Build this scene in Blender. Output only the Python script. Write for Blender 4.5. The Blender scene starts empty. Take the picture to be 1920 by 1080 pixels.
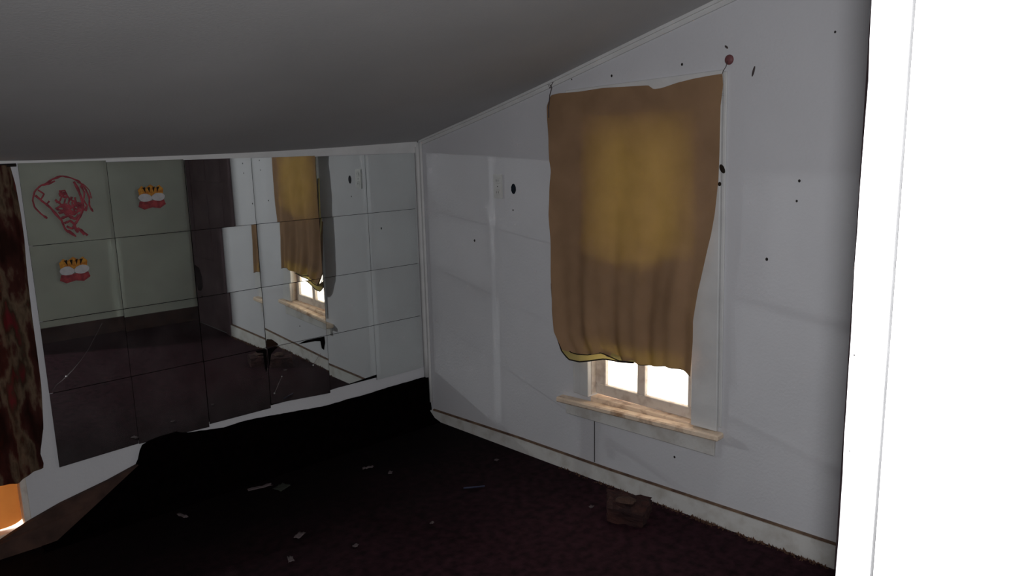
import bpy, bmesh, math, random
from mathutils import Vector, Matrix, noise
random.seed(7)
S = bpy.context.scene
COL = S.collection
PI = math.pi

# ------------------------------------------------------------------ camera, sky, flash, exposure
cam = bpy.data.cameras.new('camera'); camo = bpy.data.objects.new('camera', cam); COL.objects.link(camo)
CAM = Vector((2.694, 3.414, 1.59))
R_ = Vector((-.70711, .70682, -.01997)); U_ = Vector((-.14966, -.12200, .98118)); F_ = Vector((-.69109, -.69679, -.19205))
m = Matrix((R_, U_, -F_)).transposed().to_4x4(); m.translation = CAM
camo.matrix_world = m
cam.sensor_width = 36; cam.lens = 1480 / 1920 * 36; cam.clip_start = .01; cam.clip_end = 60
S.camera = camo
# the mirror throws the flash back onto the walls: keep that reflected light
S.cycles.use_guiding = True; S.cycles.guiding_training_samples = 64
S.cycles.sample_clamp_indirect = 0; S.cycles.blur_glossy = 0

w = bpy.data.worlds.new('daylight'); S.world = w; w.use_nodes = True
bg = w.node_tree.nodes['Background']
bg.inputs[0].default_value = (1, .93, .85, 1); bg.inputs[1].default_value = 11

fl = bpy.data.lights.new('phone_flash', 'AREA'); fl.shape = 'DISK'; fl.size = .035
fl.energy = 26; fl.color = (.98, .98, 1.0)
flo = bpy.data.objects.new('phone_flash', fl); COL.objects.link(flo)
fm = m.copy(); fm.translation = CAM + R_ * .015 + F_ * .012 + U_ * .004
flo.matrix_world = fm

S.view_settings.view_transform = 'Standard'; S.view_settings.look = 'None'
S.view_settings.gamma = 1; S.view_settings.use_curve_mapping = False
S.view_settings.exposure = 0.0

# ------------------------------------------------------------------ materials
def srgb(*c):
    return tuple((x / 255 / 12.92 if x / 255 <= .04045 else ((x / 255 + .055) / 1.055) ** 2.4) for x in c)

def mat(name, col, rough=.8, var=.0, vscale=6, bump=0, bscale=60, metal=0, col2=None, detail=5, thr=None, spec=.3, sheen=0):
    M = bpy.data.materials.new(name); M.use_nodes = True
    nt = M.node_tree; b = nt.nodes['Principled BSDF']
    b.inputs['Roughness'].default_value = rough; b.inputs['Metallic'].default_value = metal
    b.inputs['Specular IOR Level'].default_value = spec
    if sheen:
        b.inputs['Sheen Weight'].default_value = sheen; b.inputs['Sheen Roughness'].default_value = .5
    tc = nt.nodes.new('ShaderNodeTexCoord')
    if var or col2:
        n = nt.nodes.new('ShaderNodeTexNoise'); n.inputs['Scale'].default_value = vscale; n.inputs['Detail'].default_value = detail
        nt.links.new(tc.outputs['Object'], n.inputs['Vector'])
        r = nt.nodes.new('ShaderNodeValToRGB')
        lo, hi = thr or (.35, .65)
        r.color_ramp.elements[0].position = lo; r.color_ramp.elements[1].position = hi
        c2 = col2 or tuple(x * (1 - var) for x in col)
        r.color_ramp.elements[0].color = (*c2, 1); r.color_ramp.elements[1].color = (*col, 1)
        nt.links.new(n.outputs['Fac'], r.inputs['Fac']); nt.links.new(r.outputs['Color'], b.inputs['Base Color'])
    else:
        b.inputs['Base Color'].default_value = (*col, 1)
    if bump:
        n2 = nt.nodes.new('ShaderNodeTexNoise'); n2.inputs['Scale'].default_value = bscale; n2.inputs['Detail'].default_value = 3
        nt.links.new(tc.outputs['Object'], n2.inputs['Vector'])
        bp = nt.nodes.new('ShaderNodeBump'); bp.inputs['Strength'].default_value = bump; bp.inputs['Distance'].default_value = .004
        nt.links.new(n2.outputs['Fac'], bp.inputs['Height']); nt.links.new(bp.outputs['Normal'], b.inputs['Normal'])
    return M

WHITE = (.66, .66, .69)
m_wall = mat('painted_wall', WHITE, .75, .06, 2.2, .25, 90)
m_trimw = mat('white_trim_paint', (.70, .70, .70), .55, .10, 9, .2, 70)
m_trimd = mat('worn_trim_paint', (.66, .65, .63), .6, .0, 14, .3, 60, col2=(.50, .47, .43), thr=(.25, .55))
m_ceil = mat('ceiling_board', (.51, .505, .51), .85, .12, 1.3, .2, 120)
m_walld = mat('grey_green_board', (.74, .78, .68), .8, .12, 3, .2, 60)
m_carpet = mat('maroon_carpet', (.043, .015, .022), .8, 0, 26, .5, 260, col2=(.012, .005, .007), detail=8, thr=(.3, .7), spec=.08)
def darken_mirror_end():
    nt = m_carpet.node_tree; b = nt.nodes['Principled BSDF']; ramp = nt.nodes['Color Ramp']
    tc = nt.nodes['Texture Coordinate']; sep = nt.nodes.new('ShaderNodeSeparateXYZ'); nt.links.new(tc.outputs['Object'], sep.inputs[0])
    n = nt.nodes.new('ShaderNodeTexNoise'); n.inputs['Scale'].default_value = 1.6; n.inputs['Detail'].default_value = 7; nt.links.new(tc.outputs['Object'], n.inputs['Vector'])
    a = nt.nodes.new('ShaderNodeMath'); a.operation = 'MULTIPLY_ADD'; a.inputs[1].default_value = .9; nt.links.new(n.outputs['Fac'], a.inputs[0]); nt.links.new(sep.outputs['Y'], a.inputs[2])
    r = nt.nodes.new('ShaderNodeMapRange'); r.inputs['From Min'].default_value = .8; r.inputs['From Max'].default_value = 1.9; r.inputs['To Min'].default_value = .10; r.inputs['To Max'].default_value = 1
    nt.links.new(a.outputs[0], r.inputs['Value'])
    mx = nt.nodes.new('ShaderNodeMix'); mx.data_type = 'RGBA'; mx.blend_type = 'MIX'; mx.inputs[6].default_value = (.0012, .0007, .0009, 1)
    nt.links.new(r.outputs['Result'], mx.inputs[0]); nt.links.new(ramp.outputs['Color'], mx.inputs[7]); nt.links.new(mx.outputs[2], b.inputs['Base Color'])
darken_mirror_end()      # carpet colour goes near black, with a noisy edge, towards the mirror end
m_lap = mat('black_carpet_edge', (.0028, .0016, .002), 1.0, .5, 30, .6, 200, spec=.02)
m_brownb = mat('brown_bare_board', (.075, .038, .028), .8, 0, 11, .4, 60, col2=(.03, .016, .013), thr=(.3, .62))
m_bead = mat('brown_stained_bead', (.20, .13, .085), .7, 0, 16, .3, 80, col2=(.09, .05, .035))
m_sill = mat('worn_sill_wood', (.86, .69, .53), .5, 0, 16, .4, 50, col2=(.45, .28, .17), thr=(.32, .48), detail=7)
m_sash = mat('sash_paint', (.74, .68, .62), .6, 0, 22, .3, 60, col2=(.52, .43, .37), thr=(.25, .5))
m_jamb = mat('jamb_paint', (.86, .86, .87), .6, .05, 5, .12, 45)
m_dark = mat('dark_metal', (.02, .016, .015), .6, .3, 40)
m_hole = mat('blue_black_hole', (.006, .012, .022), .9, .3, 60)
m_black = mat('black_mastic', (.004, .003, .003), .9, .4, 50, spec=.05)
m_mast = mat('brown_mastic', (.035, .02, .014), .9, .4, 50, spec=.05)
m_pin = mat('dull_red_plastic', (.20, .075, .08), .5, .2, 60)
m_plate = mat('outlet_plastic', (.60, .60, .59), .4, .05, 20)
m_string = mat('dark_string', (.09, .07, .07), .9, .3, 80)
m_hemd = mat('dark_hem_piping', (.020, .013, .008), .9, .3, 80)
m_red = mat('red_paint_marks', (.34, .055, .07), .6, 0, 40, col2=(.16, .02, .03))
m_orange = mat('orange_print', (.50, .24, .03), .6, 0, 90, col2=(.34, .11, .012), thr=(.4, .6))
m_pale = mat('pale_print', (.46, .45, .46), .5, .15, 60)
m_redp = mat('red_print', (.30, .045, .05), .6, 0, 50, col2=(.15, .02, .025))
m_paper = mat('paper_scrap', (.13, .10, .105), .8, .3, 60)
m_green = mat('grey_green_scrap', (.035, .04, .032), .8, .3, 60)
m_blue = mat('blue_plastic', (.04, .045, .09), .5, .2, 60)
m_brick = mat('dirty_brick', (.050, .019, .016), .95, 0, 18, 1.0, 60, col2=(.020, .008, .009), detail=8)
m_fringe = mat('brown_fibres', (.16, .085, .055), 1, .4, 60)
m_glint = mat('glint_metal', (.9, .9, .92), .32, 0, metal=1)
m_crack = mat('crack_line', (.16, .14, .14), .5, .3, 60)
m_doorb = mat('dark_brown_door_paint', (.20, .135, .15), .6, .3, 5, .2, 40)
m_ghall = mat('hall_paint', (.12, .11, .11), .8, .1, 3)

def mirror_mat():
    M = bpy.data.materials.new('mirror_glass'); M.use_nodes = True; nt = M.node_tree
    out = nt.nodes['Material Output']; b = nt.nodes['Principled BSDF']
    b.inputs['Metallic'].default_value = 1; b.inputs['Roughness'].default_value = .012
    b.inputs['Base Color'].default_value = (.80, .84, .82, 1)
    d = nt.nodes.new('ShaderNodeBsdfDiffuse'); d.inputs['Color'].default_value = (.5, .42, .44, 1)
    tc = nt.nodes.new('ShaderNodeTexCoord'); n = nt.nodes.new('ShaderNodeTexNoise'); n.inputs['Scale'].default_value = 7; n.inputs['Detail'].default_value = 6
    nt.links.new(tc.outputs['Object'], n.inputs['Vector'])
    mr = nt.nodes.new('ShaderNodeMapRange'); mr.inputs['From Min'].default_value = .35; mr.inputs['From Max'].default_value = .8
    mr.inputs['To Min'].default_value = .02; mr.inputs['To Max'].default_value = .07
    nt.links.new(n.outputs['Fac'], mr.inputs['Value'])
    mx = nt.nodes.new('ShaderNodeMixShader'); nt.links.new(mr.outputs['Result'], mx.inputs[0])
    nt.links.new(b.outputs[0], mx.inputs[1]); nt.links.new(d.outputs[0], mx.inputs[2]); nt.links.new(mx.outputs[0], out.inputs[0])
    return M
m_mirror = mirror_mat()

def glass_mat():
    M = bpy.data.materials.new('dusty_window_glass'); M.use_nodes = True; nt = M.node_tree
    out = nt.nodes['Material Output']; nt.nodes.remove(nt.nodes['Principled BSDF'])
    t = nt.nodes.new('ShaderNodeBsdfTransparent'); t.inputs[0].default_value = (.97, .97, .96, 1)
    g = nt.nodes.new('ShaderNodeBsdfGlossy'); g.inputs['Roughness'].default_value = .05
    tr = nt.nodes.new('ShaderNodeBsdfTranslucent'); tr.inputs[0].default_value = (.9, .88, .84, 1)
    fr = nt.nodes.new('ShaderNodeFresnel'); fr.inputs[0].default_value = 1.45
    tc = nt.nodes.new('ShaderNodeTexCoord'); n = nt.nodes.new('ShaderNodeTexNoise'); n.inputs['Scale'].default_value = 14
    nt.links.new(tc.outputs['Object'], n.inputs['Vector'])
    mr = nt.nodes.new('ShaderNodeMapRange'); mr.inputs['To Min'].default_value = .70; mr.inputs['To Max'].default_value = .92
    nt.links.new(n.outputs['Fac'], mr.inputs['Value'])
    a = nt.nodes.new('ShaderNodeMixShader'); nt.links.new(mr.outputs['Result'], a.inputs[0]); nt.links.new(t.outputs[0], a.inputs[1]); nt.links.new(tr.outputs[0], a.inputs[2])
    b = nt.nodes.new('ShaderNodeMixShader'); nt.links.new(fr.outputs[0], b.inputs[0]); nt.links.new(a.outputs[0], b.inputs[1]); nt.links.new(g.outputs[0], b.inputs[2])
    nt.links.new(b.outputs[0], out.inputs[0])
    return M
m_glass = glass_mat()

def cloth_mat(name, diff, trans, tw, weave=900):
    """woven cloth: reflects its own colour and lets some light through"""
    M = bpy.data.materials.new(name); M.use_nodes = True; nt = M.node_tree
    out = nt.nodes['Material Output']; nt.nodes.remove(nt.nodes['Principled BSDF'])
    d = nt.nodes.new('ShaderNodeBsdfDiffuse'); t = nt.nodes.new('ShaderNodeBsdfTranslucent')
    t.inputs[0].default_value = (*trans, 1)
    tc = nt.nodes.new('ShaderNodeTexCoord')
    n = nt.nodes.new('ShaderNodeTexNoise'); n.inputs['Scale'].default_value = 9; n.inputs['Detail'].default_value = 6
    nt.links.new(tc.outputs['Object'], n.inputs['Vector'])
    r = nt.nodes.new('ShaderNodeValToRGB'); r.color_ramp.elements[0].position = .3; r.color_ramp.elements[1].position = .7
    r.color_ramp.elements[0].color = (*[x * .82 for x in diff], 1); r.color_ramp.elements[1].color = (*diff, 1)
    nt.links.new(n.outputs['Fac'], r.inputs['Fac']); nt.links.new(r.outputs['Color'], d.inputs[0])
    n2 = nt.nodes.new('ShaderNodeTexNoise'); n2.inputs['Scale'].default_value = 420; nt.links.new(tc.outputs['Object'], n2.inputs['Vector'])
    bp = nt.nodes.new('ShaderNodeBump'); bp.inputs['Strength'].default_value = .3; bp.inputs['Distance'].default_value = .001
    nt.links.new(n2.outputs['Fac'], bp.inputs['Height']); nt.links.new(bp.outputs['Normal'], d.inputs['Normal'])
    mx = nt.nodes.new('ShaderNodeMixShader'); mx.inputs[0].default_value = tw
    nt.links.new(d.outputs[0], mx.inputs[1]); nt.links.new(t.outputs[0], mx.inputs[2]); nt.links.new(mx.outputs[0], out.inputs[0])
    return M, r
m_curt, _ = cloth_mat('brown_curtain_cloth', (.34, .21, .125), (.66, .46, .035), .039)
m_band, _ = cloth_mat('olive_hem_cloth', (.50, .40, .16), (.80, .64, .20), .11)
m_orangec, _ = cloth_mat('orange_cloth', (.40, .18, .06), (.44, .155, .032), .10)

def floral_mat():
    M, r = cloth_mat('dark_floral_cloth', (.2, .1, .08), (.3, .08, .05), .04)
    nt = M.node_tree
    cr = r.color_ramp
    cr.elements[0].position = .36; cr.elements[0].color = (.022, .010, .008, 1)
    cr.elements[1].position = .66; cr.elements[1].color = (.13, .018, .022, 1)
    e = cr.elements.new(.46); e.color = (.05, .018, .015, 1)
    e = cr.elements.new(.52); e.color = (.13, .09, .06, 1)
    e = cr.elements.new(.58); e.color = (.045, .03, .02, 1)
    for n in nt.nodes:
        if n.type == 'TEX_NOISE' and n.inputs['Scale'].default_value == 9:
            n.inputs['Scale'].default_value = 12; n.inputs['Detail'].default_value = 6
            mpn = nt.nodes.new('ShaderNodeMapping'); mpn.inputs['Scale'].default_value = (1, 1, .38)
            nt.links.new(nt.nodes['Texture Coordinate'].outputs['Object'], mpn.inputs[0]); nt.links.new(mpn.outputs[0], n.inputs['Vector'])
    return M
m_floral = floral_mat()

# ------------------------------------------------------------------ helpers
def link(name, bm, material, parent=None, smooth=False):
    me = bpy.data.meshes.new(name)
    bmesh.ops.recalc_face_normals(bm, faces=bm.faces)
    bm.to_mesh(me); bm.free()
    me.materials.append(material)
    if smooth:
        for p in me.polygons: p.use_smooth = True
    o = bpy.data.objects.new(name, me); COL.objects.link(o)
    if parent: o.parent = parent
    return o
def empty(name):
    o = bpy.data.objects.new(name, None); COL.objects.link(o); o.empty_display_size = .05; return o
def tag(o, label, cat, group=None):
    o['label'] = label; o['category'] = cat
    if group: o['group'] = group
    return o
def struct(o):
    o['kind'] = 'structure'; return o

V_ = Vector((.99963, -.02724, 0)); N_ = Vector((.02724, .99963, 0)); Z_ = Vector((0, 0, 1))
def wp(y, z, off=0): return Vector((off, y, z))             # a point on the window wall
def mp(v, z, off=0): return V_ * v + N_ * off + Z_ * z       # a point on the mirror wall
def fp(x, y, z=0): return Vector((x, y, z))

def prism(bm, pts, back):
    """pts: front polygon (Vectors); back: Vector added for the rear face"""
    a = [bm.verts.new(p) for p in pts]; b = [bm.verts.new(p + back) for p in pts]
    n = len(pts)
    bm.faces.new(a); bm.faces.new(b[::-1])
    for i in range(n): bm.faces.new((a[i], b[i], b[(i + 1) % n], a[(i + 1) % n]))
def quadbox(bm, fr, pts, o0, o1):
    """box over four (a,z) corners in frame fr between offsets"""
    prism(bm, [fr(p[0], p[1], o1) for p in pts], fr(0, 0, o0) - fr(0, 0, o1))
def bev(bm, w_=.003, seg=1):
    bmesh.ops.bevel(bm, geom=list(bm.edges), offset=w_, segments=seg, affect='EDGES', clamp_overlap=True)
def board(name, fr, pts, o0, o1, mt, parent=None, b=.003):
    bm = bmesh.new(); quadbox(bm, fr, pts, o0, o1)
    if b: bev(bm, b)
    return link(name, bm, mt, parent)
def rect(a0, a1, z0, z1): return [(a0, z0), (a1, z0), (a1, z1), (a0, z1)]
def tube(name, pts, r, mt, parent=None, k=6, radii=None):
    bm = bmesh.new(); rings = []
    for i, p in enumerate(pts):
        t = (pts[min(i + 1, len(pts) - 1)] - pts[max(i - 1, 0)]).normalized()
        s = t.orthogonal().normalized() if i == 0 else (s0 - t * s0.dot(t)).normalized()
        s0 = s; q = t.cross(s); rr = radii[i] if radii else r
        rings.append([bm.verts.new(p + (s * math.cos(2 * PI * j / k) + q * math.sin(2 * PI * j / k)) * rr) for j in range(k)])
    for a, b in zip(rings, rings[1:]):
        for j in range(k): bm.faces.new((a[j], a[(j + 1) % k], b[(j + 1) % k], b[j]))
    bm.faces.new(rings[0][::-1]); bm.faces.new(rings[-1])
    return link(name, bm, mt, parent, True)
def lerp_poly(pts, n):
    """resample a polyline of 2-tuples to n+1 points by arc length"""
    d = [0]
    for a, b in zip(pts, pts[1:]): d.append(d[-1] + math.hypot(b[0] - a[0], b[1] - a[1]))
    out = []
    for i in range(n + 1):
        t = d[-1] * i / n; j = 0
        while j < len(pts) - 2 and d[j + 1] < t: j += 1
        k = (t - d[j]) / max(1e-9, d[j + 1] - d[j]); k = min(1, max(0, k))
        out.append((pts[j][0] + (pts[j + 1][0] - pts[j][0]) * k, pts[j][1] + (pts[j + 1][1] - pts[j][1]) * k))
    return out
def interp(tab, x):
    if x <= tab[0][0]: return tab[0][1]
    for (a, fa), (b, fb) in zip(tab, tab[1:]):
        if x <= b: return fa + (fb - fa) * (x - a) / (b - a)
    return tab[-1][1]

CEIL = [(-.2, 1.50), (0, 1.556), (.5, 1.686), (.96, 1.812), (1.45, 1.955), (1.77, 2.047), (4.9, 2.96)]
def zc(x, y):
    sag = .026 * max(0, 1 - ((x - 1.2) / 1.2) ** 2) * max(0, 1 - y / 2)
    return interp(CEIL, y) - sag
YD = 3.22     # room face of the doorway wall
XB = 3.45     # far side of the room
YE = 4.75     # end of the landing

# ------------------------------------------------------------------ room shell
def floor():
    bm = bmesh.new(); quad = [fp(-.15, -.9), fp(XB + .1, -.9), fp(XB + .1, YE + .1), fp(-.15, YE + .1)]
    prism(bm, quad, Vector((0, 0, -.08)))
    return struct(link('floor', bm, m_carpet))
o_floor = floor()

def ceiling():
    bm = bmesh.new(); nx, ny = 24, 40; x0, x1, y0, y1 = -.14, XB + .1, -.16, YE + .1
    g = [[bm.verts.new((x0 + (x1 - x0) * i / nx, y0 + (y1 - y0) * j / ny, zc(x0 + (x1 - x0) * i / nx, y0 + (y1 - y0) * j / ny))) for i in range(nx + 1)] for j in range(ny + 1)]
    h = [[bm.verts.new(v.co + Vector((0, 0, .08))) for v in row] for row in g]
    for j in range(ny):
        for i in range(nx):
            bm.faces.new((g[j][i], g[j][i + 1], g[j + 1][i + 1], g[j + 1][i])); bm.faces.new((h[j][i], h[j + 1][i], h[j + 1][i + 1], h[j][i + 1]))
    for j in range(ny):
        for i in (0, nx): bm.faces.new((g[j][i], g[j + 1][i], h[j + 1][i], h[j][i]))
    for i in range(nx):
        for j in (0, ny): bm.faces.new((g[j][i], g[j][i + 1], h[j][i + 1], h[j][i]))
    return struct(link('ceiling', bm, m_ceil, smooth=True))
ceiling()

WY0, WY1, WZ0, WZ1 = 1.200, 1.748, .385, 1.645    # window opening
def wall_right():
    bm = bmesh.new()
    ys = [0, .5, .96, WY0, 1.45, WY1, 1.9, 2.4, 2.9, 3.4, 4.0, YE]
    for a, b in zip(ys, ys[1:]):
        ta, tb = zc(0, a) + .01, zc(0, b) + .01
        if a >= WY0 - 1e-6 and b <= WY1 + 1e-6:
            prism(bm, [wp(a, 0), wp(b, 0), wp(b, WZ0), wp(a, WZ0)], Vector((-.13, 0, 0)))
            prism(bm, [wp(a, WZ1), wp(b, WZ1), wp(b, tb), wp(a, ta)], Vector((-.13, 0, 0)))
        else:
            prism(bm, [wp(a, 0), wp(b, 0), wp(b, tb), wp(a, ta)], Vector((-.13, 0, 0)))
    return struct(link('wall_right', bm, m_wall))
o_wr = wall_right()

def wall_left():
    bm = bmesh.new(); T = N_ * -.12
    def seg(a, b, z0=0, z1=None):
        za = (zc(a, -.02) + .005) if z1 is None else z1; zb = (zc(b, -.02) + .005) if z1 is None else z1
        prism(bm, [mp(a, z0), mp(b, z0), mp(b, zb), mp(a, za)], T)
    for a, b in ((-.12, .4), (.4, .9), (.9, 1.4), (1.4, 2.008)): seg(a, b)
    seg(2.008, 2.85, 1.47); seg(2.85, XB + .08)
    return struct(link('wall_left', bm, m_wall))
o_wl = wall_left()

def wall_front():      # the wall with the doorway the camera looks through
    bm = bmesh.new(); T = Vector((0, .12, 0))
    DX0, DX1, DZ = 2.178, 3.05, 2.05
    def seg(a, b, z0=0):
        prism(bm, [fp(a, YD, z0), fp(b, YD, z0), fp(b, YD, zc(b, YD) + .01), fp(a, YD, zc(a, YD) + .01)], T)
    seg(0, 1.1); seg(1.1, DX0); seg(DX0, DX1, DZ); seg(DX1, XB)
    return struct(link('wall_front', bm, m_walld))
o_wf = wall_front()
def wall_back():
    bm = bmesh.new()
    for a, b in ((-.2, .6), (.6, 1.4), (1.4, 1.77), (1.77, 3.3), (3.3, YE)):
        prism(bm, [fp(XB, a), fp(XB, b), fp(XB, b, zc(XB, b) + .01), fp(XB, a, zc(XB, a) + .01)], Vector((.1, 0, 0)))
    return struct(link('wall_back', bm, m_ghall))
wall_back()
bm = bmesh.new(); prism(bm, [fp(-.1, YE), fp(XB, YE), fp(XB, YE, zc(1, YE) + .01), fp(-.1, YE, zc(1, YE) + .01)], Vector((0, .1, 0)))
struct(link('wall_landing', bm, m_ghall))

# panel joint under the window and a second one on the doorway wall
bm = bmesh.new(); quadbox(bm, wp, rect(1.219, 1.223, .08, .285), -.001, .0015); link('panel_joint', bm, m_dark, o_wr)
board('skirting_board', lambda a, z, o=0: Vector((a, YD - o, z)), rect(.0, 2.04, 0, .12), 0, .015, m_brownb, o_wf)

# ceiling trims
def strip(bm, fr, tab_lo, tab_hi, a0, a1, off, n=16, o0=0):
    for i in range(n):
        a = a0 + (a1 - a0) * i / n; b = a0 + (a1 - a0) * (i + 1) / n
        prism(bm, [fr(a, tab_lo(a), off), fr(b, tab_lo(b), off), fr(b, tab_hi(b), off), fr(a, tab_hi(a), off)], fr(0, 0, o0) - fr(0, 0, off))
lo = lambda v: interp([(0, 1.499), (1.27, 1.507), (1.94, 1.519), (3.4, 1.52)], v)
hi = lambda v: zc(v, .0) + .003
mid = lambda v: lo(v) + (hi(v) - lo(v)) * .52
bm = bmesh.new(); strip(bm, mp, lo, mid, .02, 3.4, .010)
t1 = struct(link('trim_1', bm, m_trimw))
bm = bmesh.new(); strip(bm, mp, mid, hi, .02, 3.4, .020); link('bead', bm, m_trimw, t1)
wlo = lambda y: zc(0, y) - interp([(0, .026), (2, .034), (3.2, .036)], y); whi = lambda y: zc(0, y) + .002
wmid = lambda y: wlo(y) * .45 + whi(y) * .55
bm = bmesh.new(); strip(bm, wp, wlo, wmid, .03, YD, .010); t2 = struct(link('trim_2', bm, m_trimw))
bm = bmesh.new(); strip(bm, wp, wmid, whi, .03, YD, .019); link('bead', bm, m_trimw, t2)
# corner bead: two rounded sticks side by side
def stick(name, c, r, z0, z1, parent):
    return tube(name, [Vector((c[0], c[1], z0 + (z1 - z0) * i / 8)) for i in range(9)], r, m_trimw, parent, 8)
t3 = struct(stick('trim_3', (.014, .012), .016, .245, 1.55, None)); stick('bead', (.010, .036), .009, .1, 1.55, t3)

# right baseboard with brown bead
ztop = lambda y: interp([(0, .050), (.75, .066), (1.3, .068), (2.35, .090), (3.2, .1)], y)
bm = bmesh.new(); strip(bm, wp, lambda y: 0, ztop, .03, 2.359, .016, 20)
bb = struct(link('baseboard_right', bm, m_trimd))
bm = bmesh.new(); strip(bm, wp, lambda y: ztop(y) + .0005, lambda y: ztop(y) + .0085, .05, 2.359, .010, 20); link('bead', bm, m_bead, bb)

# ------------------------------------------------------------------ window
win = struct(empty('window_1')); win.location = (0, 1.47, .4)
win_inv = Matrix.Translation(-win.location)
def wpart(name, pts, o0, o1, mt, parent=win, b=.003):
    bm = bmesh.new(); quadbox(bm, wp, pts, o0, o1)
    if b: bev(bm, b)
    bmesh.ops.transform(bm, matrix=win_inv, verts=bm.verts)
    return link(name, bm, mt, parent)
wpart('casing', [(1.104, .398), (1.150, .398), (1.135, 1.70), (1.088, 1.70)], 0, .016, m_trimw)
wpart('casing', [(1.151, .398), (1.203, .398), (1.190, 1.70), (1.136, 1.70)], 0, .024, m_trimw)
wpart('casing', [(1.742, .402), (1.861, .402), (1.838, 1.715), (1.722, 1.715)], 0, .020, m_trimw)
wpart('casing_edge', [(1.8615, .42), (1.876, .42), (1.853, 1.80), (1.8385, 1.80)], 0, .010, m_trimw)
wpart('head_casing', [(1.13, 1.640), (1.73, 1.640), (1.722, 1.717), (1.838, 1.717), (1.838, 1.806), (1.070, 1.770), (1.075, 1.702), (1.13, 1.702)], 0, .018, m_trimw)
# reveal boards lining the opening
wpart('reveal', rect(WY0, WY0 + .006, WZ0 + .02, WZ1), -.13, 0, m_sash, b=0)
wpart('reveal', rect(WY1 - .006, WY1, WZ0 + .02, WZ1), -.13, 0, m_sash, b=0)
wpart('reveal', rect(WY0, WY1, WZ1 - .006, WZ1), -.13, 0, m_sash, b=0)
# sashes
def sash(name, z0, z1, o0, o1, rail=.05, toprail=.035):
    s = wpart(name, [(1.206, z0), (1.742, z0), (1.742, z0 + rail), (1.206, z0 + rail)], o0, o1, m_sash)
    wpart('stile', rect(1.206, 1.262, z0 + rail, z1), o0, o1, m_sash, s)
    wpart('stile', rect(1.694, 1.742, z0 + rail, z1), o0, o1, m_sash, s)
    wpart('top_rail', rect(1.262, 1.694, z1 - toprail, z1), o0, o1, m_sash, s)
    wpart('muntin', rect(1.438, 1.480, z0 + rail, z1 - toprail), o0 + .004, o1 + .002, m_sash, s)
    wpart('pane', rect(1.262, 1.438, z0 + rail, z1 - toprail), (o0 + o1) / 2 - .002, (o0 + o1) / 2 + .002, m_glass, s, 0)
    wpart('pane', rect(1.480, 1.694, z0 + rail, z1 - toprail), (o0 + o1) / 2 - .002, (o0 + o1) / 2 + .002, m_glass, s, 0)
    return s
for o in (sash('lower_sash', .405, 1.08, -.065, -.028), sash('upper_sash', 1.05, WZ1 - .006, -.105, -.07, .03)):
    for c in list(o.children): pass
wpart('stool', [(1.026, .342), (1.886, .374), (1.886, .401), (1.026, .368)], 0, .052, m_sill, b=.006)
wpart('sill_board', [(WY0, .362), (WY1, .38), (WY1, .404), (WY0, .398)], -.13, .004, m_sill, b=.002)
wpart('apron', [(1.056, .283), (1.850, .292), (1.850, .373), (1.056, .342)], 0, .014, m_trimd)

# ------------------------------------------------------------------ doorway jamb right beside the camera
dj = struct(empty('door_1')); dj.location = (2.19, 3.28, 0); dinv = Matrix.Translation(-dj.location)
def jambstrip(name, y0, y1, x, x0=2.178, chip=0.0, parent=dj, n=90):
    bm = bmesh.new(); H = 2.05; rows = []
    for i in range(n + 1):
        z = H * i / n
        c = chip * (noise.noise(Vector((z * 14, 3.1, 0))) + .7 * noise.noise(Vector((z * 45, 1.7, 0))))
        c2 = max(0, noise.noise(Vector((z * 9, 7.7, 0)))) * chip
        rows.append([bm.verts.new((x0, y0 + c, z)), bm.verts.new((x - .0015 - c2, y0 + c, z)), bm.verts.new((x, y0 + .002 + c, z)), bm.verts.new((x, y1 - .001, z)), bm.verts.new((x - .001, y1, z)), bm.verts.new((x0, y1, z))])
    for a, b in zip(rows, rows[1:]):
        for j in range(6): bm.faces.new((a[j], a[(j + 1) % 6], b[(j + 1) % 6], b[j]))
    bm.faces.new(rows[0][::-1]); bm.faces.new(rows[-1])
    bmesh.ops.transform(bm, matrix=dinv, verts=bm.verts)
    return link(name, bm, m_jamb, parent)
jambstrip('casing_edge', 3.2200, 3.2425, 2.2000, chip=.0012)
jambstrip('jamb_board', 3.2437, 3.3400, 2.1985)
jambstrip('door_stop', 3.2830, 3.3200, 2.2020, x0=2.1990)
bm = bmesh.new(); quadbox(bm, lambda a, z, o=0: Vector((a, YD - o, z)), rect(2.05, 2.13, 0, 2.1), 0, .014); bmesh.ops.transform(bm, matrix=dinv, verts=bm.verts); link('room_casing', bm, m_trimd, dj)
bm = bmesh.new(); prism(bm, [fp(3.05, YD), fp(3.03, YD), fp(3.03, YD, 2.05), fp(3.05, YD, 2.05)], Vector((0, .12, 0))); bmesh.ops.transform(bm, matrix=dinv, verts=bm.verts); link('jamb_board', bm, m_jamb, dj)
bm = bmesh.new(); prev = None
for i in range(91):
    z = 2.05 * i / 90; ww = .0002 + .0003 * abs(noise.noise(Vector((0, 3, z * 9)))); yy = 3.2431 + .0004 * noise.noise(Vector((5, 0, z * 6)))
    cur_ = [bm.verts.new(Vector((2.2004, yy - ww, z)) - dj.location), bm.verts.new(Vector((2.2004, yy + ww, z)) - dj.location), bm.verts.new(Vector((2.19, yy + ww, z)) - dj.location), bm.verts.new(Vector((2.19, yy - ww, z)) - dj.location)]
    if prev:
        for k in range(4): bm.faces.new((prev[k], prev[(k + 1) % 4], cur_[(k + 1) % 4], cur_[k]))
    prev = cur_
link('joint_shade_strip', bm, mat('joint_shade', (.12, .12, .12), .9, .2, 30), dj)  # dark strip set into the jamb gap to paint its shade
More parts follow.
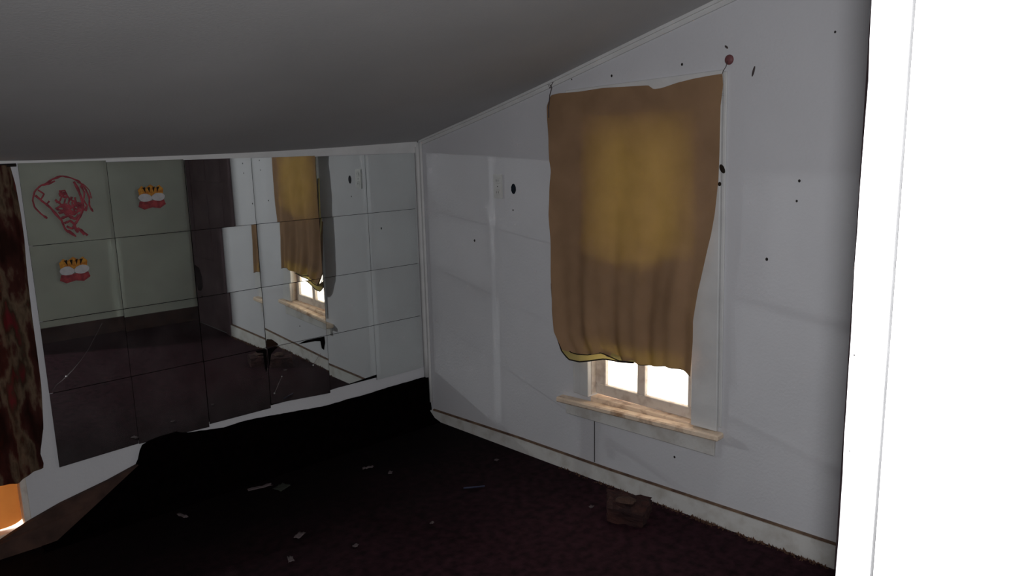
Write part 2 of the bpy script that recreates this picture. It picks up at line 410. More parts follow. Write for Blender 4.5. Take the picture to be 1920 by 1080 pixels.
for (y, z, r) in ((3.2235, 1.4475, .0007), (3.2245, 1.383, .0005)):
    bm = bmesh.new(); bmesh.ops.create_uvsphere(bm, u_segments=8, v_segments=6, radius=r, matrix=Matrix.Translation(Vector((2.2, y, z)) - dj.location)); link('paint_speck', bm, m_dark, dj)

# ------------------------------------------------------------------ dark door in the window wall, seen only in the mirror
d3 = struct(empty('door_3')); d3.location = (0, 2.75, 0)
def d3part(name, pts, o0, o1, mt, parent=d3, b=.003):
    bm = bmesh.new(); quadbox(bm, wp, pts, o0, o1)
    if b: bev(bm, b)
    bmesh.ops.transform(bm, matrix=Matrix.Translation((0, -2.75, 0)), verts=bm.verts); return link(name, bm, mt, parent)
d3part('casing', rect(2.360, 2.44, 0, 2.04), 0, .018, m_doorb)
d3part('casing', rect(3.13, 3.20, 0, 2.04), 0, .018, m_doorb)
d3part('head_casing', rect(2.352, 3.20, 2.041, 2.12), 0, .018, m_doorb)
leaf = d3part('door_leaf', rect(2.445, 3.125, .01, 2.035), 0, .010, m_doorb)
for z0, z1 in ((.62, 1.15), (1.25, 1.85)):
    for y0, y1 in ((2.53, 2.75), (2.82, 3.03)): d3part('panel', rect(y0, y1, z0, z1), .009, .015, m_doorb, leaf, .005)
bm = bmesh.new(); prism(bm, [wp(y, z, .0165) - Vector((0, 2.75, 0)) for y, z in ((2.87, .55), (2.80, .53), (2.765, .46), (2.765, .38), (2.80, .345), (2.85, .34), (2.875, .42))], Vector((-.004, 0, 0)))
link('broken_hole', bm, m_black, leaf)
bm = bmesh.new(); prism(bm, [wp(y, z, .0165) - Vector((0, 2.75, 0)) for y, z in ((2.80, .30), (2.775, .30), (2.78, .275), (2.80, .28))], Vector((-.004, 0, 0)))
link('small_hole', bm, m_black, leaf)

# ------------------------------------------------------------------ opening on the left
d2 = struct(empty('door_2')); d2.location = (2.02, 0, 0); d2inv = Matrix.Translation(-d2.location)
def d2part(name, pts, o0, o1, mt, b=.003):
    bm = bmesh.new(); quadbox(bm, mp, pts, o0, o1)
    if b: bev(bm, b)
    bmesh.ops.transform(bm, matrix=d2inv, verts=bm.verts); return link(name, bm, mt, d2)
d2part('post', rect(2.006, 2.030, 0, 1.47), -.12, .006, m_sash)
d2part('post', rect(2.828, 2.852, 0, 1.47), -.12, .006, m_sash)
d2part('threshold', rect(2.03, 2.828, 0, .075), -.12, .0, m_sill)

# brown bare board along the foot of the mirror wall, and the carpet turned up against the wall
btop = [(1.575, .262), (1.592, .216), (1.715, .182), (1.903, .143), (2.023, .106), (2.12, .066), (2.6, .05)]
bm = bmesh.new(); btop[0] = (1.592, .214); pts = [mp(v, z, .030) for v, z in btop]; pts += [mp(2.6, -.005, .05), mp(1.95, -.005, .05), mp(1.765, .105, .036)]
prism(bm, pts, N_ * -.022)
struct(link('baseboard_left', bm, m_brownb))
ltop = [(.0, .249), (.15, .247), (.298, .246), (.42, .241), (.539, .243), (.66, .240), (.750, .248), (.9, .262), (1.061, .276), (1.13, .277), (1.193, .272), (1.30, .286), (1.388, .299), (1.41, .312), (1.483, .311), (1.54, .303), (1.567, .292), (1.585, .235), (1.61, .195), (1.66, .165), (1.715, .14), (1.80, .085), (1.88, .04), (1.95, .01), (2.0, .004)]
bm = bmesh.new(); prev = None; n = 170
for i in range(n + 1):
    v = .004 + 1.99 * i / n; zt = interp(ltop, v) + .002 * noise.noise(Vector((v * 40, 0, 0)))
    prof = [(.006, zt - .004), (.012, zt), (.020, zt - .003), (.022, zt * .5), (.034, zt * .18), (.07, zt * .05 + .002), (.12, .001), (.12, -.004), (.005, -.004)]
    cur = [bm.verts.new(mp(v, z + .0015 * noise.noise(Vector((v * 25, k, 2))), o)) for k, (o, z) in enumerate(prof)]
    if prev:
        for k in range(len(prof)): bm.faces.new((prev[k], prev[(k + 1) % len(prof)], cur[(k + 1) % len(prof)], cur[k]))
    prev = cur
link('turned_up_carpet', bm, m_lap, o_floor, True)

# ------------------------------------------------------------------ mirror tiles
mir = empty('tiled_mirror'); mir.location = mp(.96, .9, 0)
tag(mir, 'large mirror of square glass tiles, four rows high, on the low wall', 'mirror')
minv = Matrix.Translation(-mir.location)
TC = [.035, .345, .630, .955, 1.262, 1.573, 1.885]; TR = [1.500, 1.200, .900, .605, .303]
TOPS = [1.498, 1.499, 1.503, 1.506, 1.509, 1.516]
BOT = [(.306, .302), (.333, .315), (.300, .322), (.302, .306), (.292, .300), (.303, .291)]     # lower edges (small v, large v)
TILT = {(0, 0): (.55, .05), (0, 1): (-.51, -.23), (0, 2): (.67, -.35), (0, 3): (-.77, -.1), (0, 4): (.1, -.3), (0, 5): (.2, -.4),
        (1, 0): (.20, -.1), (1, 1): (-.35, -.3), (1, 2): (.88, -.70), (1, 3): (-1.85, -.4), (1, 4): (.2, -.5), (1, 5): (-.2, -.3),
        (2, 0): (.75, -.3), (2, 1): (-.45, -.3), (2, 2): (.67, -.40), (2, 3): (-1.63, -.83), (2, 4): (.2, -.62), (2, 5): (-.1, -.72),
        (3, 0): (.75, -.4), (3, 1): (-.5, -.45), (3, 2): (.55, -.5), (3, 3): (-1.5, -.8), (3, 4): (.1, -.6), (3, 5): (0, -.6)}
bm = bmesh.new(); prism(bm, [mp(a, z, .004) - mir.location for a, z in ((.04, .315), (1.87, .315), (1.87, 1.50), (.04, 1.495))], N_ * -.003)
link('mastic_backing', bm, m_black, mir)
tile_plane = {}; tiles = {}
for r in range(4):
    for c in range(6):
        a, b = (math.radians(x) for x in TILT[(r, c)])
        nn = (N_ + V_ * a + Z_ * b).normalized()
        vc, zcn = (TC[c] + TC[c + 1]) / 2, (TR[r] + TR[r + 1]) / 2
        T0 = mp(vc, zcn, .0105); tile_plane[(r, c)] = (T0, nn)
        def on(v, z, lift=0, T0=T0, nn=nn):
            P = mp(v, z, 0); t = (T0 - P).dot(nn) / N_.dot(nn); return P + N_ * (t + lift)
        g = .0009
        zt = TOPS[c] if r == 0 else TR[r] - g
        zb0, zb1 = (BOT[c] if r == 3 else (TR[r + 1] + g,) * 2)
        pts = [on(TC[c] + g, zb0), on(TC[c + 1] - g, zb1), on(TC[c + 1] - g, zt), on(TC[c] + g, zt)]
        bm = bmesh.new(); prism(bm, pts, nn * -.004)
        bmesh.ops.transform(bm, matrix=minv, verts=bm.verts)
        tiles[(r, c)] = link('mirror_tile', bm, m_mirror, mir)
        me = tiles[(r, c)].data; me.materials.append(m_black)      # the cut glass edges are dark
        for p in me.polygons: p.material_index = 0 if p.normal.dot(nn) > .9 else 1
def find_tile(v, z):
    c = max(0, min(5, sum(v > x for x in TC[1:6]))); r = max(0, min(3, sum(z < x for x in TR[1:4]))); return r, c
def on_tile(v, z, lift=.0004, key=None):
    T0, nn = tile_plane[key or find_tile(v, z)]; P = mp(v, z, 0)
    return P + N_ * ((T0 - P).dot(nn) / N_.dot(nn) + lift)
def patch(name, poly, mt, key, parent='tile', lift=.0004, th=.0006):
    bm = bmesh.new(); prism(bm, [on_tile(v, z, lift + th, key) for v, z in poly], N_ * -th)
    if parent == 'tile':
        bmesh.ops.transform(bm, matrix=minv, verts=bm.verts); return link(name, bm, mt, tiles[key])
    return link(name, bm, mt, parent)
# missing bits of glass where the black mastic shows
patch('chip', [(.790, .592), (.752, .602), (.700, .603), (.645, .6025), (.643, .570), (.652, .533), (.664, .545), (.669, .583), (.700, .589), (.745, .590)], m_black, (3, 2))
patch('chip', [(.951, .608), (.951, .648), (.925, .642), (.899, .618), (.893, .608)], m_mast, (2, 2))
patch('chip', [(.951, .602), (.893, .602), (.915, .588), (.935, .572), (.945, .53), (.951, .50)], m_black, (3, 2))
patch('chip', [(.958, .602), (1.012, .602), (1.005, .592), (.975, .585), (.972, .54), (.968, .488), (.960, .50)], m_black, (3, 3))
# cracks that catch the flash
def crack(pts, widths, key):
    L = []; Rr = []
    for i, (v, z) in enumerate(pts):
        a = pts[max(0, i - 1)]; b = pts[min(len(pts) - 1, i + 1)]; d = Vector((b[0] - a[0], b[1] - a[1])).normalized(); w_ = widths[i]
        L.append((v - d.y * w_, z + d.x * w_)); Rr.append((v + d.y * w_, z - d.x * w_))
    bm = bmesh.new(); pa = [bm.verts.new(on_tile(v, z, .0012, key)) for v, z in L]; pb = [bm.verts.new(on_tile(v, z, .0002, key)) for v, z in Rr]
    pc = [bm.verts.new(on_tile(v, z, .0002, key)) for v, z in L]
    for i in range(len(pts) - 1):
        bm.faces.new((pa[i], pa[i + 1], pb[i + 1], pb[i])); bm.faces.new((pa[i], pc[i], pc[i + 1], pa[i + 1]))
    bmesh.ops.transform(bm, matrix=minv, verts=bm.verts); link('crack', bm, m_crack, tiles[key])
crack([(1.872, .615), (1.855, .637), (1.835, .648), (1.817, .662), (1.790, .684), (1.758, .716), (1.728, .752), (1.706, .785), (1.684, .82), (1.661, .856)], [.0003, .0006, .0012, .0022, .0011, .0006, .0003, .0003, .0003, .0005], (2, 5))
crack([(.934, .372), (.922, .392), (.911, .413), (.900, .43), (.889, .448)], [.0007, .0005, .0009, .0005, .0008], (3, 2))
crack([(.718, .468), (.706, .482), (.695, .496), (.675, .517)], [.0006, .0005, .0005, .0006], (3, 2))
def glint(v, z, r, key):  # metal bead added on a crack so the flash makes a glint there
    bm = bmesh.new(); bmesh.ops.create_icosphere(bm, subdivisions=2, radius=1, matrix=Matrix.Translation(on_tile(v, z, .001, key)) @ Matrix.Diagonal((r, r * .35, r, 1)))
    bmesh.ops.transform(bm, matrix=minv, verts=bm.verts); link('glint_bead', bm, m_glint, tiles[key])
for g_ in ((1.817, .662, .0045, (2, 5)), (.934, .372, .004, (3, 2)), (.889, .448, .0028, (3, 2)), (.718, .468, .0045, (3, 2)), (.675, .517, .003, (3, 2))): glint(*g_)

# stickers on the mirror
def ell(cx, cz, rx, rz, n=14, rot=0, wob=0.0):
    out = []
    for i in range(n):
        t = 2 * PI * i / n; k = 1 + wob * noise.noise(Vector((cx * 31 + math.cos(t) * 1.7, cz * 17 + math.sin(t) * 1.7, 0)))
        x, y = rx * math.cos(t) * k, rz * math.sin(t) * k
        out.append((cx + x * math.cos(rot) - y * math.sin(rot), cz + x * math.sin(rot) + y * math.cos(rot)))
    return out
def sticker(cx, cz, key, label):
    e = empty('wall_sticker'); tag(e, label, 'sticker', 'worn stickers on the mirror'); e.location = on_tile(cx, cz, 0, key)
    inv = Matrix.Translation(-e.location)
    def pt(name, poly, mt, lift):
        bm = bmesh.new(); prism(bm, [on_tile(v, z, lift + .0006, key) for v, z in poly], N_ * -.0006); bmesh.ops.transform(bm, matrix=inv, verts=bm.verts); return link(name, bm, mt, e)
    pt('orange_patch', [(cx + .048, cz + .002), (cx + .052, cz + .030), (cx + .036, cz + .046), (cx + .022, cz + .036), (cx, cz + .050), (cx - .020, cz + .036), (cx - .036, cz + .047), (cx - .051, cz + .030), (cx - .047, cz + .002)], m_orange, .0003)
    for dx, wd in ((-.030, .006), (-.012, .005), (.008, .006), (.028, .006)):
        pt('dark_stripe', [(cx + dx - wd, cz + .040), (cx + dx + wd, cz + .038), (cx + dx * .8, cz + .016)], m_hemd, .0010)
    pt('red_patch', [(cx + .050, cz - .018), (cx - .050, cz - .016), (cx - .056, cz - .036), (cx - .030, cz - .052), (cx, cz - .046), (cx + .034, cz - .053), (cx + .056, cz - .040)], m_redp, .0004)
    pt('pale_patch', ell(cx + .026, cz - .004, .0275, .0175, wob=.15, rot=.1), m_pale, .0010)
    pt('pale_patch', ell(cx - .027, cz - .003, .0275, .0175, wob=.15, rot=-.1), m_pale, .0010)
sticker(1.411, 1.360, (0, 4), 'small worn orange and red sticker on the upper mirror row')
sticker(1.738, 1.092, (1, 5), 'small worn orange and red sticker below the red scrawl')
e = empty('red_scrawl'); tag(e, 'large red heart-shaped scrawl on the top left mirror tile', 'drawing'); e.location = on_tile(1.74, 1.36, 0, (0, 5))
einv = Matrix.Translation(-e.location)
def ribbon(pts, wd, mt=m_red, key=(0, 5)):
    P = lerp_poly(pts, max(6, len(pts) * 3)); bm = bmesh.new(); prev = None
    for i, (v, z) in enumerate(P):
        a = P[max(0, i - 1)]; b = P[min(len(P) - 1, i + 1)]; d = Vector((b[0] - a[0], b[1] - a[1])); d = d.normalized() if d.length else Vector((1, 0))
        ww = wd * (.6 + .8 * abs(noise.noise(Vector((v * 60, z * 60, 1)))))
        cur = [bm.verts.new(on_tile(v - d.y * ww, z + d.x * ww, .0006, key)), bm.verts.new(on_tile(v, z, .0016, key)), bm.verts.new(on_tile(v + d.y * ww, z - d.x * ww, .0006, key))]
        if prev:
            bm.faces.new((prev[0], prev[1], cur[1], cur[0])); bm.faces.new((prev[1], prev[2], cur[2], cur[1]))
        prev = cur
    bmesh.ops.transform(bm, matrix=einv, verts=bm.verts); return link('stroke', bm, mt, e)
def px2(pts):   # picked on a 216 x 200 grid over the tile, turned into wall metres
    return [(1.885 - (x - 42) * .001887 * 1.0, 1.506 - (y - 25) * .00206) for x, y in pts]
for pts, wd in (
    ([(105, 55), (92, 60), (78, 62), (66, 72), (60, 88), (62, 102), (72, 115), (82, 124)], .0042),
    ([(82, 62), (100, 52), (118, 46), (134, 50), (150, 58), (160, 72), (166, 90), (164, 106), (170, 118)], .0040),
    ([(66, 80), (78, 92), (90, 104), (98, 116), (108, 130), (112, 146), (118, 154)], .0052),
    ([(140, 58), (146, 72), (150, 88), (152, 104), (148, 118), (140, 130), (130, 142), (136, 156)], .0062),
    ([(72, 70), (82, 78), (74, 90), (84, 98), (90, 92)], .0040),
    ([(100, 108), (114, 100), (128, 108), (140, 102), (150, 110)], .0060),
    ([(104, 116), (118, 112), (132, 120), (146, 112)], .0070),
    ([(108, 126), (122, 122), (134, 130), (142, 122)], .0070),
    ([(112, 136), (124, 132), (132, 140), (126, 148), (116, 142)], .0060),
    ([(108, 96), (114, 84), (122, 80), (128, 90), (124, 100)], .0030),
    ([(152, 66), (158, 80), (154, 94), (160, 106), (156, 116)], .0040),
    ([(146, 60), (158, 64), (168, 76), (170, 92)], .0022),
    ([(118, 112), (116, 100), (120, 90)], .0026)):
    q = ribbon(px2(pts), wd * 1.05)
rs = random.Random(5)
for k in range(16):
    cx, cy = 126 + rs.gauss(0, 17), 112 + rs.gauss(0, 15); a = rs.random() * 6; L = 9 + rs.random() * 13
    ribbon(px2([(cx + L * math.cos(a + t * .9) * (t - 1.5) * .6, cy + L * math.sin(a * 1.3 + t) * (t - 1.5) * .6) for t in range(4)]), .0050)

# ------------------------------------------------------------------ right curtain
cur = empty('window_curtain'); tag(cur, 'brown cloth pinned over the window, glowing yellow in the middle', 'curtain')
cur.location = (.04, 1.43, 1.77); cinv = Matrix.Translation(-cur.location)
ct = [(.999, 1.740), (1.009, 1.753), (1.060, 1.758), (1.166, 1.759), (1.296, 1.768), (1.433, 1.767), (1.524, 1.766), (1.549, 1.750), (1.587, 1.752), (1.659, 1.768), (1.730, 1.778), (1.798, 1.785), (1.853, 1.789)]
cr_ = [(1.853, 1.789), (1.858, 1.747), (1.848, 1.672), (1.846, 1.595), (1.847, 1.497), (1.846, 1.399), (1.838, 1.279), (1.827, 1.197), (1.807, 1.092), (1.783, .973), (1.769, .853), (1.772, .767), (1.768, .627)]
cb = [(1.121, .628), (1.150, .615), (1.184, .612), (1.246, .619), (1.322, .642), (1.345, .628), (1.424, .627), (1.499, .633), (1.522, .626), (1.589, .634), (1.654, .649), (1.718, .646), (1.768, .627)]
cl = [(.999, 1.740), (.983, 1.704), (.988, 1.646), (1.003, 1.564), (1.011, 1.470), (1.023, 1.423), (1.016, 1.328), (1.011, 1.232), (1.022, 1.112), (1.033, .940), (1.045, .792), (1.066, .70), (1.121, .628)]
def coons(T, B, L, Rr, nu, nv):
    T = lerp_poly(T, nu); B = lerp_poly(B, nu); L = lerp_poly(L, nv); Rr = lerp_poly(Rr, nv); g = []
    for j in range(nv + 1):
        v = j / nv; row = []
        for i in range(nu + 1):
            u = i / nu; row.append(tuple((1 - v) * T[i][k] + v * B[i][k] + (1 - u) * L[j][k] + u * Rr[j][k]
                - ((1 - u) * (1 - v) * T[0][k] + u * (1 - v) * T[nu][k] + (1 - u) * v * B[0][k] + u * v * B[nu][k]) for k in (0, 1)))
        g.append(row)
    return g
def coff(u, v):
    f = .010 * math.sin(u * 23 + v * 1.5) * v ** .7 + .006 * math.sin(u * 51 + 1.2) * v * v + .004 * math.sin(u * 9 + v * 7)
    edge = .018 * math.exp(-u / .05) * min(1, v * 3)
    return .040 + .034 * v * v + f + edge + .004 * noise.noise(Vector((u * 6, v * 8, 0)))
G = coons(ct, cb, cl, cr_, 70, 90)
bm = bmesh.new(); vs = []
for j, row in enumerate(G):
    vs.append([bm.verts.new(wp(y, z, coff(i / 70, j / 90)) - cur.location) for i, (y, z) in enumerate(row)])
for j in range(90):
    for i in range(70): bm.faces.new((vs[j][i], vs[j][i + 1], vs[j + 1][i + 1], vs[j + 1][i]))
link('cloth', bm, m_curt, cur, True)
bm = bmesh.new(); vs = []
for j in range(56, 87):      # unseen second layer, added to dim the glow of the lower cloth
    vs.append([bm.verts.new(wp(y, z + (.03 * math.sin(i * .13) if j == 56 else 0), max(.026, coff(i / 70, j / 90) - .042)) - cur.location) for i, (y, z) in enumerate(G[j]) if 2 <= i <= 66])
for j in range(len(vs) - 1):
    for i in range(len(vs[0]) - 1): bm.faces.new((vs[j][i], vs[j][i + 1], vs[j + 1][i + 1], vs[j + 1][i]))
link('glow_dimming_layer', bm, m_curt, cur, True)
def ctube(pts2, off, r, name='hem_piping', mt=None):
    return tube(name, [wp(y, z, o) - cur.location for (y, z), o in zip(pts2, off)], r, mt or m_hemd, cur, 6)
# turned hem: an olive band below the brown cloth, piped in dark thread
low = [(1.016, 1.328), (1.011, 1.232), (1.022, 1.112), (1.031, .940), (1.041, .792), (1.062, .669), (1.095, .608), (1.137, .578), (1.200, .578), (1.246, .590), (1.337, .617), (1.424, .622), (1.499, .632)]
upb = [(1.014, 1.318), (1.009, 1.222), (1.020, 1.102), (1.029, .930), (1.040, .782), (1.068, .69), (1.121, .630), (1.150, .615), (1.184, .612), (1.246, .619), (1.322, .642), (1.424, .627), (1.499, .635)]
LW = lerp_poly(low, 60); UP = lerp_poly(upb, 60)
def goff(i): return .052 + .026 * min(1, i / 34) + .004 * math.sin(i * .35)
bm = bmesh.new(); a = [bm.verts.new(wp(y, z, goff(i)) - cur.location) for i, (y, z) in enumerate(LW)]; b = [bm.verts.new(wp(y + .004, z + .012, goff(i) - .014) - cur.location) for i, (y, z) in enumerate(UP)]
for i in range(60): bm.faces.new((a[i], a[i + 1], b[i + 1], b[i]))
link('hem_band', bm, m_band, cur, True)
ctube(LW, [goff(i) + .001 for i in range(61)], .0030)
ctube(UP[22:], [goff(i) + .004 for i in range(22, 61)], .0024)
hb = lerp_poly(cb[6:], 30)
ctube(hb, [coff(.45 + .55 * i / 30, 1) for i in range(31)], .0014)

# strings and pins that hold the cloth
def string(pts, r, label):
    t = tube('hanging_string', [wp(*p) for p in pts], r, m_string, None, 5); return tag(t, label, 'string')
string([(1.848, 1.780, .042), (1.850, 1.800, .03), (1.853, 1.815, .018), (1.856, 1.836, .012)], .0014, 'short string from the cloth corner up to the dull red pin')
string([(1.010, 1.655, .06), (1.006, 1.70, .055), (1.004, 1.752, .045), (.994, 1.785, .02), (.978, 1.797, .010), (.962, 1.803, .009), (.974, 1.785, .011), (.990, 1.806, .010), (1.006, 1.822, .010), (.99, 1.812, .010)], .0022, 'dark knotted string at the upper left corner of the window cloth')
def pin(y, z, r, name, label, cat, mt, group=None, sy=1, sz=1, rot=0, dep=.5, x0=0):
    bm = bmesh.new(); bmesh.ops.create_uvsphere(bm, u_segments=12, v_segments=8, radius=1)
    for v in bm.verts: v.co.x = max(v.co.x, -.2)
    bmesh.ops.transform(bm, matrix=Matrix.Translation((x0 + r * dep * .2, y, z)) @ Matrix.Rotation(rot, 4, 'X') @ Matrix.Diagonal((r * dep, r * sy, r * sz, 1)), verts=bm.verts)
    o = link(name, bm, mt, None, True); return tag(o, label, cat, group)
pin(1.856, 1.840, .0185, 'round_pin', 'dull red round pin on the wall above the cloth', 'pin', m_pin, dep=.5)
pin(1.842, 1.886, .009, 'wall_mark', 'small dark chip in the paint just above the red pin', 'mark', m_string, sy=1.0, sz=.45, rot=-.7, dep=.15)
pin(1.954, 1.792, .016, 'wall_mark', 'short upright dark gouge in the wall right of the red pin', 'mark', m_string, sy=.28, sz=1.2, rot=-.25, dep=.12)
pin(1.852, 1.444, .017, 'wall_mark', 'long dark brown scab on the casing beside the cloth', 'mark', m_hemd, sy=.55, sz=1.1, rot=.5, dep=.5, x0=.018)
pin(1.842, 1.387, .009, 'wall_mark', 'small brown spot at the cloth edge under the brown scab', 'mark', m_hemd, sy=.8, sz=.9, dep=.5, x0=.018)
for y, z, r, lab in ((1.312, 1.817, .0065, 'nail above the middle left of the window cloth'), (1.653, 1.838, .0065, 'nail above the right half of the window cloth'),
                     (1.093, 1.816, .004, 'faint nail near the ceiling above the cloth\'s left corner'),
                     (2.146, 1.406, .0065, 'nail right of the window, upper of a close pair'), (2.140, 1.335, .0055, 'nail right of the window, lower of a close pair'),
                     (2.036, 1.116, .0075, 'nail alone right of the window at mid height'), (2.244, 1.899, .005, 'nail high on the wall near the doorway'),
                     (1.656, .230, .0065, 'nail below the window apron'), (.433, 1.056, .008, 'nail in the corner half of the wall, below the outlet'),
                     (.716, 1.227, .005, 'nail just below the round dark hole')):
    pin(y, z, r, 'nail', 'small dark ' + lab, 'nail', m_dark, 'nails in the white window wall', dep=.35, sy=.75, sz=.85)
# round hole in the wall
bm = bmesh.new(); n = 20; rim = [(.0165, .0006), (.0150, .0022), (.0132, .0012), (.010, .0004)]
rings = [[bm.verts.new(wp(.722 + r * math.cos(2 * PI * i / n) * (1 + .06 * math.sin(3 * i)), 1.329 + r * 1.5 * math.sin(2 * PI * i / n), o)) for i in range(n)] for r, o in rim]
for a, b in zip(rings, rings[1:]):
    for i in range(n): bm.faces.new((a[i], a[(i + 1) % n], b[(i + 1) % n], b[i]))
bm.faces.new(rings[-1]); link('hole', bm, m_hole, o_wr)

# outlet
ou = empty('electrical_outlet'); tag(ou, 'white electrical outlet plate on the window wall beside the round hole', 'outlet'); ou.location = (0, .62, 1.337)
def opart(name, y0, y1, z0, z1, o0, o1, mt, b=.002, parent=ou):
    bm = bmesh.new(); quadbox(bm, wp, rect(y0, y1, z0, z1), o0, o1)
    if b: bev(bm, b, 2)
    bmesh.ops.transform(bm, matrix=Matrix.Translation(-ou.location), verts=bm.verts); return link(name, bm, mt, parent)
opart('plate', .588, .650, 1.279, 1.396, 0, .007, m_plate)
for zz in (1.366, 1.309):
    rp = opart('receptacle', .604, .634, zz - .013, zz + .013, .006, .0085, m_plate)
    opart('slot', .611, .6135, zz - .005, zz + .006, .008, .0088, m_dark, 0, rp); opart('slot', .624, .6265, zz - .005, zz + .006, .008, .0088, m_dark, 0, rp)
opart('screw', .6165, .6215, 1.335, 1.340, .006, .0082, m_dark, .001)

# ------------------------------------------------------------------ left curtain
lc = empty('floral_curtain'); tag(lc, 'dark red and brown floral curtain hanging over the left opening', 'curtain'); lc.location = mp(2.3, 1.52, .06)
cl2 = [(1.918, 1.512), (1.909, 1.442), (1.905, 1.332), (1.905, 1.231), (1.913, 1.089), (1.919, .923), (1.920, .796), (1.922, .667), (1.934, .495), (1.960, .402), (1.953, .352), (1.957, .338)]
cb2 = [(1.957, .338), (1.975, .325), (2.017, .306), (2.102, .299), (2.25, .30), (2.45, .31), (2.80, .30)]
G = coons([(1.918, 1.512), (2.1, 1.515), (2.80, 1.515)], cb2, cl2, [(2.80, 1.515), (2.80, .9), (2.80, .30)], 110, 60)
bm = bmesh.new(); vs = []
for j, row in enumerate(G):
    v = j / 60
    vs.append([bm.verts.new(mp(a, z, .062 + .016 * math.sin(a * 62 + .6 * math.sin(v * 3)) * (.5 + .5 * v) + .006 * math.sin(a * 140 + v * 4) + .01 * v) - lc.location) for a, z in row])
for j in range(60):
    for i in range(110): bm.faces.new((vs[j][i], vs[j][i + 1], vs[j + 1][i + 1], vs[j + 1][i]))
link('cloth', bm, m_floral, lc, True)
rod = tube('rod', [mp(1.90 + .95 * i / 6, 1.512, .062) - lc.location for i in range(7)], .006, m_dark, lc, 8)
# orange cloth behind it, lit by the daylight outside
oc = empty('orange_cloth'); tag(oc, 'sunlit orange cloth in the opening under the floral curtain', 'cloth'); oc.location = mp(2.4, 1.46, -.05)
bm = bmesh.new(); vs = []
for j in range(31):
    vs.append([bm.verts.new(mp(2.0285 + .79 * i / 60, 1.46 - (1.46 - .0755 - .022 * math.exp(-i / 2.5)) * j / 30, -.05 + .006 * math.sin(i * .8) + .003 * math.sin(j * .3 + i)) - oc.location) for i in range(61)])
for j in range(30):
    for i in range(60): bm.faces.new((vs[j][i], vs[j][i + 1], vs[j + 1][i + 1], vs[j + 1][i]))
link('cloth', bm, m_orangec, oc, True)

# ------------------------------------------------------------------ floor litter
def scrap(x, y, lx, ly, rz, mt, name, label, cat, seed, group='litter scattered on the carpet', h=.006):
    bm = bmesh.new(); n = 6; top = []; bot = []
    for j in range(n + 1):
        r1 = []; r2 = []
        for i in range(n + 1):
            a, b = i / n - .5, j / n - .5
            ed = 1 + .35 * noise.noise(Vector((i * .9 + seed, j * .9, 0)))
            z = .003 + h * (.5 + noise.noise(Vector((i * .7, j * .7, seed))))
            r1.append(bm.verts.new((a * lx * ed, b * ly * ed, z + .0008))); r2.append(bm.verts.new((a * lx * ed, b * ly * ed, max(z - .0008, 0) * .6)))
        top.append(r1); bot.append(r2)
    for j in range(n):
        for i in range(n):
            bm.faces.new((top[j][i], top[j][i + 1], top[j + 1][i + 1], top[j + 1][i])); bm.faces.new((bot[j][i], bot[j + 1][i], bot[j + 1][i + 1], bot[j][i + 1]))
    for i in range(n):
        bm.faces.new((top[0][i], bot[0][i], bot[0][i + 1], top[0][i + 1])); bm.faces.new((top[n][i], top[n][i + 1], bot[n][i + 1], bot[n][i]))
        bm.faces.new((top[i][0], top[i + 1][0], bot[i + 1][0], bot[i][0])); bm.faces.new((top[i][n], bot[i][n], bot[i + 1][n], top[i + 1][n]))
    o = link(name, bm, mt, None, True); o.location = (x, y, 0); o.rotation_euler = (0, 0, rz); return tag(o, label, cat, group)
sc = [  # x, y, length, width, turn, material, name, label, category
    (1.130, .150, .100, .022, -.20, m_paper, 'paper_scrap', 'long pale curled paper scrap on the carpet near the mirror wall', 'paper'),
    (1.060, .225, .065, .055, .3, m_green, 'paper_scrap', 'square grey green scrap right of the long pale scrap', 'paper'),
    (1.236, .688, .045, .028, .5, m_paper, 'paper_scrap', 'small pale oval scrap in the middle of the dark carpet', 'paper'),
    (1.357, .829, .038, .020, 1.2, m_paper, 'paper_scrap', 'narrow faint scrap nearest the bottom edge of the photo', 'paper'),
    (.660, .339, .050, .018, -.3, m_paper, 'paper_scrap', 'thin faint sliver of paper on the carpet toward the corner', 'paper'),
    (.622, .470, .026, .018, .8, m_paper, 'paper_scrap', 'tiny scrap just right of the thin paper sliver', 'paper'),
    (1.128, .928, .022, .016, .2, m_paper, 'paper_scrap', 'tiny faint crumb right of the narrow faint scrap', 'paper'),
    (.173, .739, .018, .016, .2, m_paper, 'plaster_crumb', 'tiny pale crumb close to the right baseboard', 'crumb'),
    (.240, 1.400, .022, .016, .2, m_paper, 'plaster_crumb', 'small pale crumb on the carpet just left of the brick', 'crumb'),
    (.803, 1.005, .016, .012, .2, m_paper, 'plaster_crumb', 'tiny pale crumb on the open carpet in front of the brick', 'crumb'),
    (1.496, .160, .016, .060, .2, m_paper, 'plaster_crumb', 'thin pale crumb by the brown board at the left', 'crumb'),
    (1.98, .84, .040, .030, .3, m_paper, 'paper_scrap', 'pale scrap seen only as a reflection in the mirror', 'paper'),
    (1.74, 1.45, .035, .030, .9, m_paper, 'paper_scrap', 'faint scrap seen low in the left mirror tiles', 'paper')]
for k, a in enumerate(sc): scrap(*a, seed=k * 3.7)
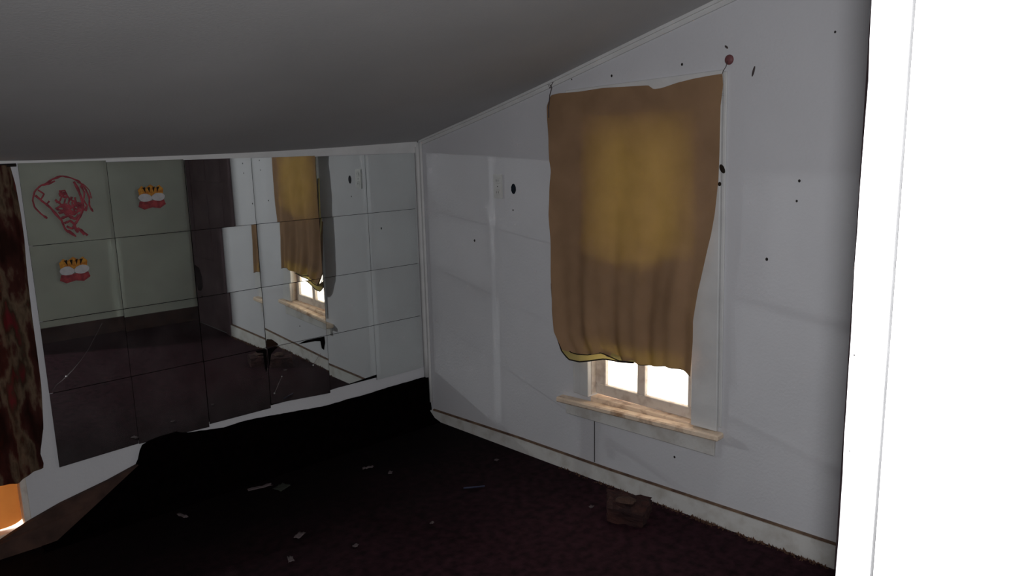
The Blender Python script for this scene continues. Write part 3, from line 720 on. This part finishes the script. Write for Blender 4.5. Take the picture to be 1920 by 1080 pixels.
tag(tube('plastic_straw', [fp(.500, .862, .008), fp(.470, .880, .007), fp(.417, .915, .006)], .004, m_blue), 'thin bluish plastic stick lying on the carpet', 'stick')

def brick():
    e = empty('broken_brick'); e.location = (.205, 1.548, 0); e.rotation_euler = (0, 0, .35)
    tag(e, 'broken reddish brown brick lying against the right baseboard', 'brick')
    bm = bmesh.new(); bmesh.ops.create_cube(bm, size=1)
    bmesh.ops.subdivide_edges(bm, edges=bm.edges, cuts=7, use_grid_fill=True)
    for v in bm.verts:
        p = v.co.copy(); q = Vector((p.x * .15, p.y * .20, p.z * .07 + .035))
        if p.z > 0: q.z -= .022 * max(0, p.x + p.y * .4)
        if p.y < -.3: q.y += .05 * (p.x + .5) * 1
        d = noise.noise_vector(p * 4.3) * .011 + noise.noise_vector(p * 11) * .004
        v.co = q + d; v.co.z = max(0.0, v.co.z)
    link('brick_body', bm, m_brick, e, False)
    bm = bmesh.new(); bmesh.ops.create_icosphere(bm, subdivisions=2, radius=1)
    for v in bm.verts:
        v.co = Vector((v.co.x * .035, v.co.y * .045, v.co.z * .008)) + noise.noise_vector(v.co * 2.2) * .008 + Vector((.01, .01, .076))
    link('mortar', bm, m_brownb, e)
brick()

# frayed brown fibres and dirt along the right baseboard
bm = bmesh.new()
for i in range(520):
    t = random.random(); y = 1.0 + 1.34 * t ** .7 if i % 3 else 1.75 + .12 * random.random() if i % 2 else 2.0 + .34 * random.random()
    x = .018 + abs(random.gauss(0, .010)); a = random.random() * PI; L = .004 + .012 * random.random(); h = .002 + .012 * random.random() ** 2
    p = Vector((x, y, .001)); d = Vector((math.cos(a), math.sin(a), 0)) * L
    v = [bm.verts.new(p - d * .5), bm.verts.new(p + d * .5), bm.verts.new(p + Vector((-d.y, d.x, 0)) * .25), bm.verts.new(p + d * (random.random() - .5) + Vector((0, 0, h)))]
    for f in ((0, 1, 2), (0, 1, 3), (1, 2, 3), (2, 0, 3)): bm.faces.new([v[k] for k in f])
fr = link('carpet_fringe', bm, m_fringe, o_floor); fr['kind'] = 'stuff'
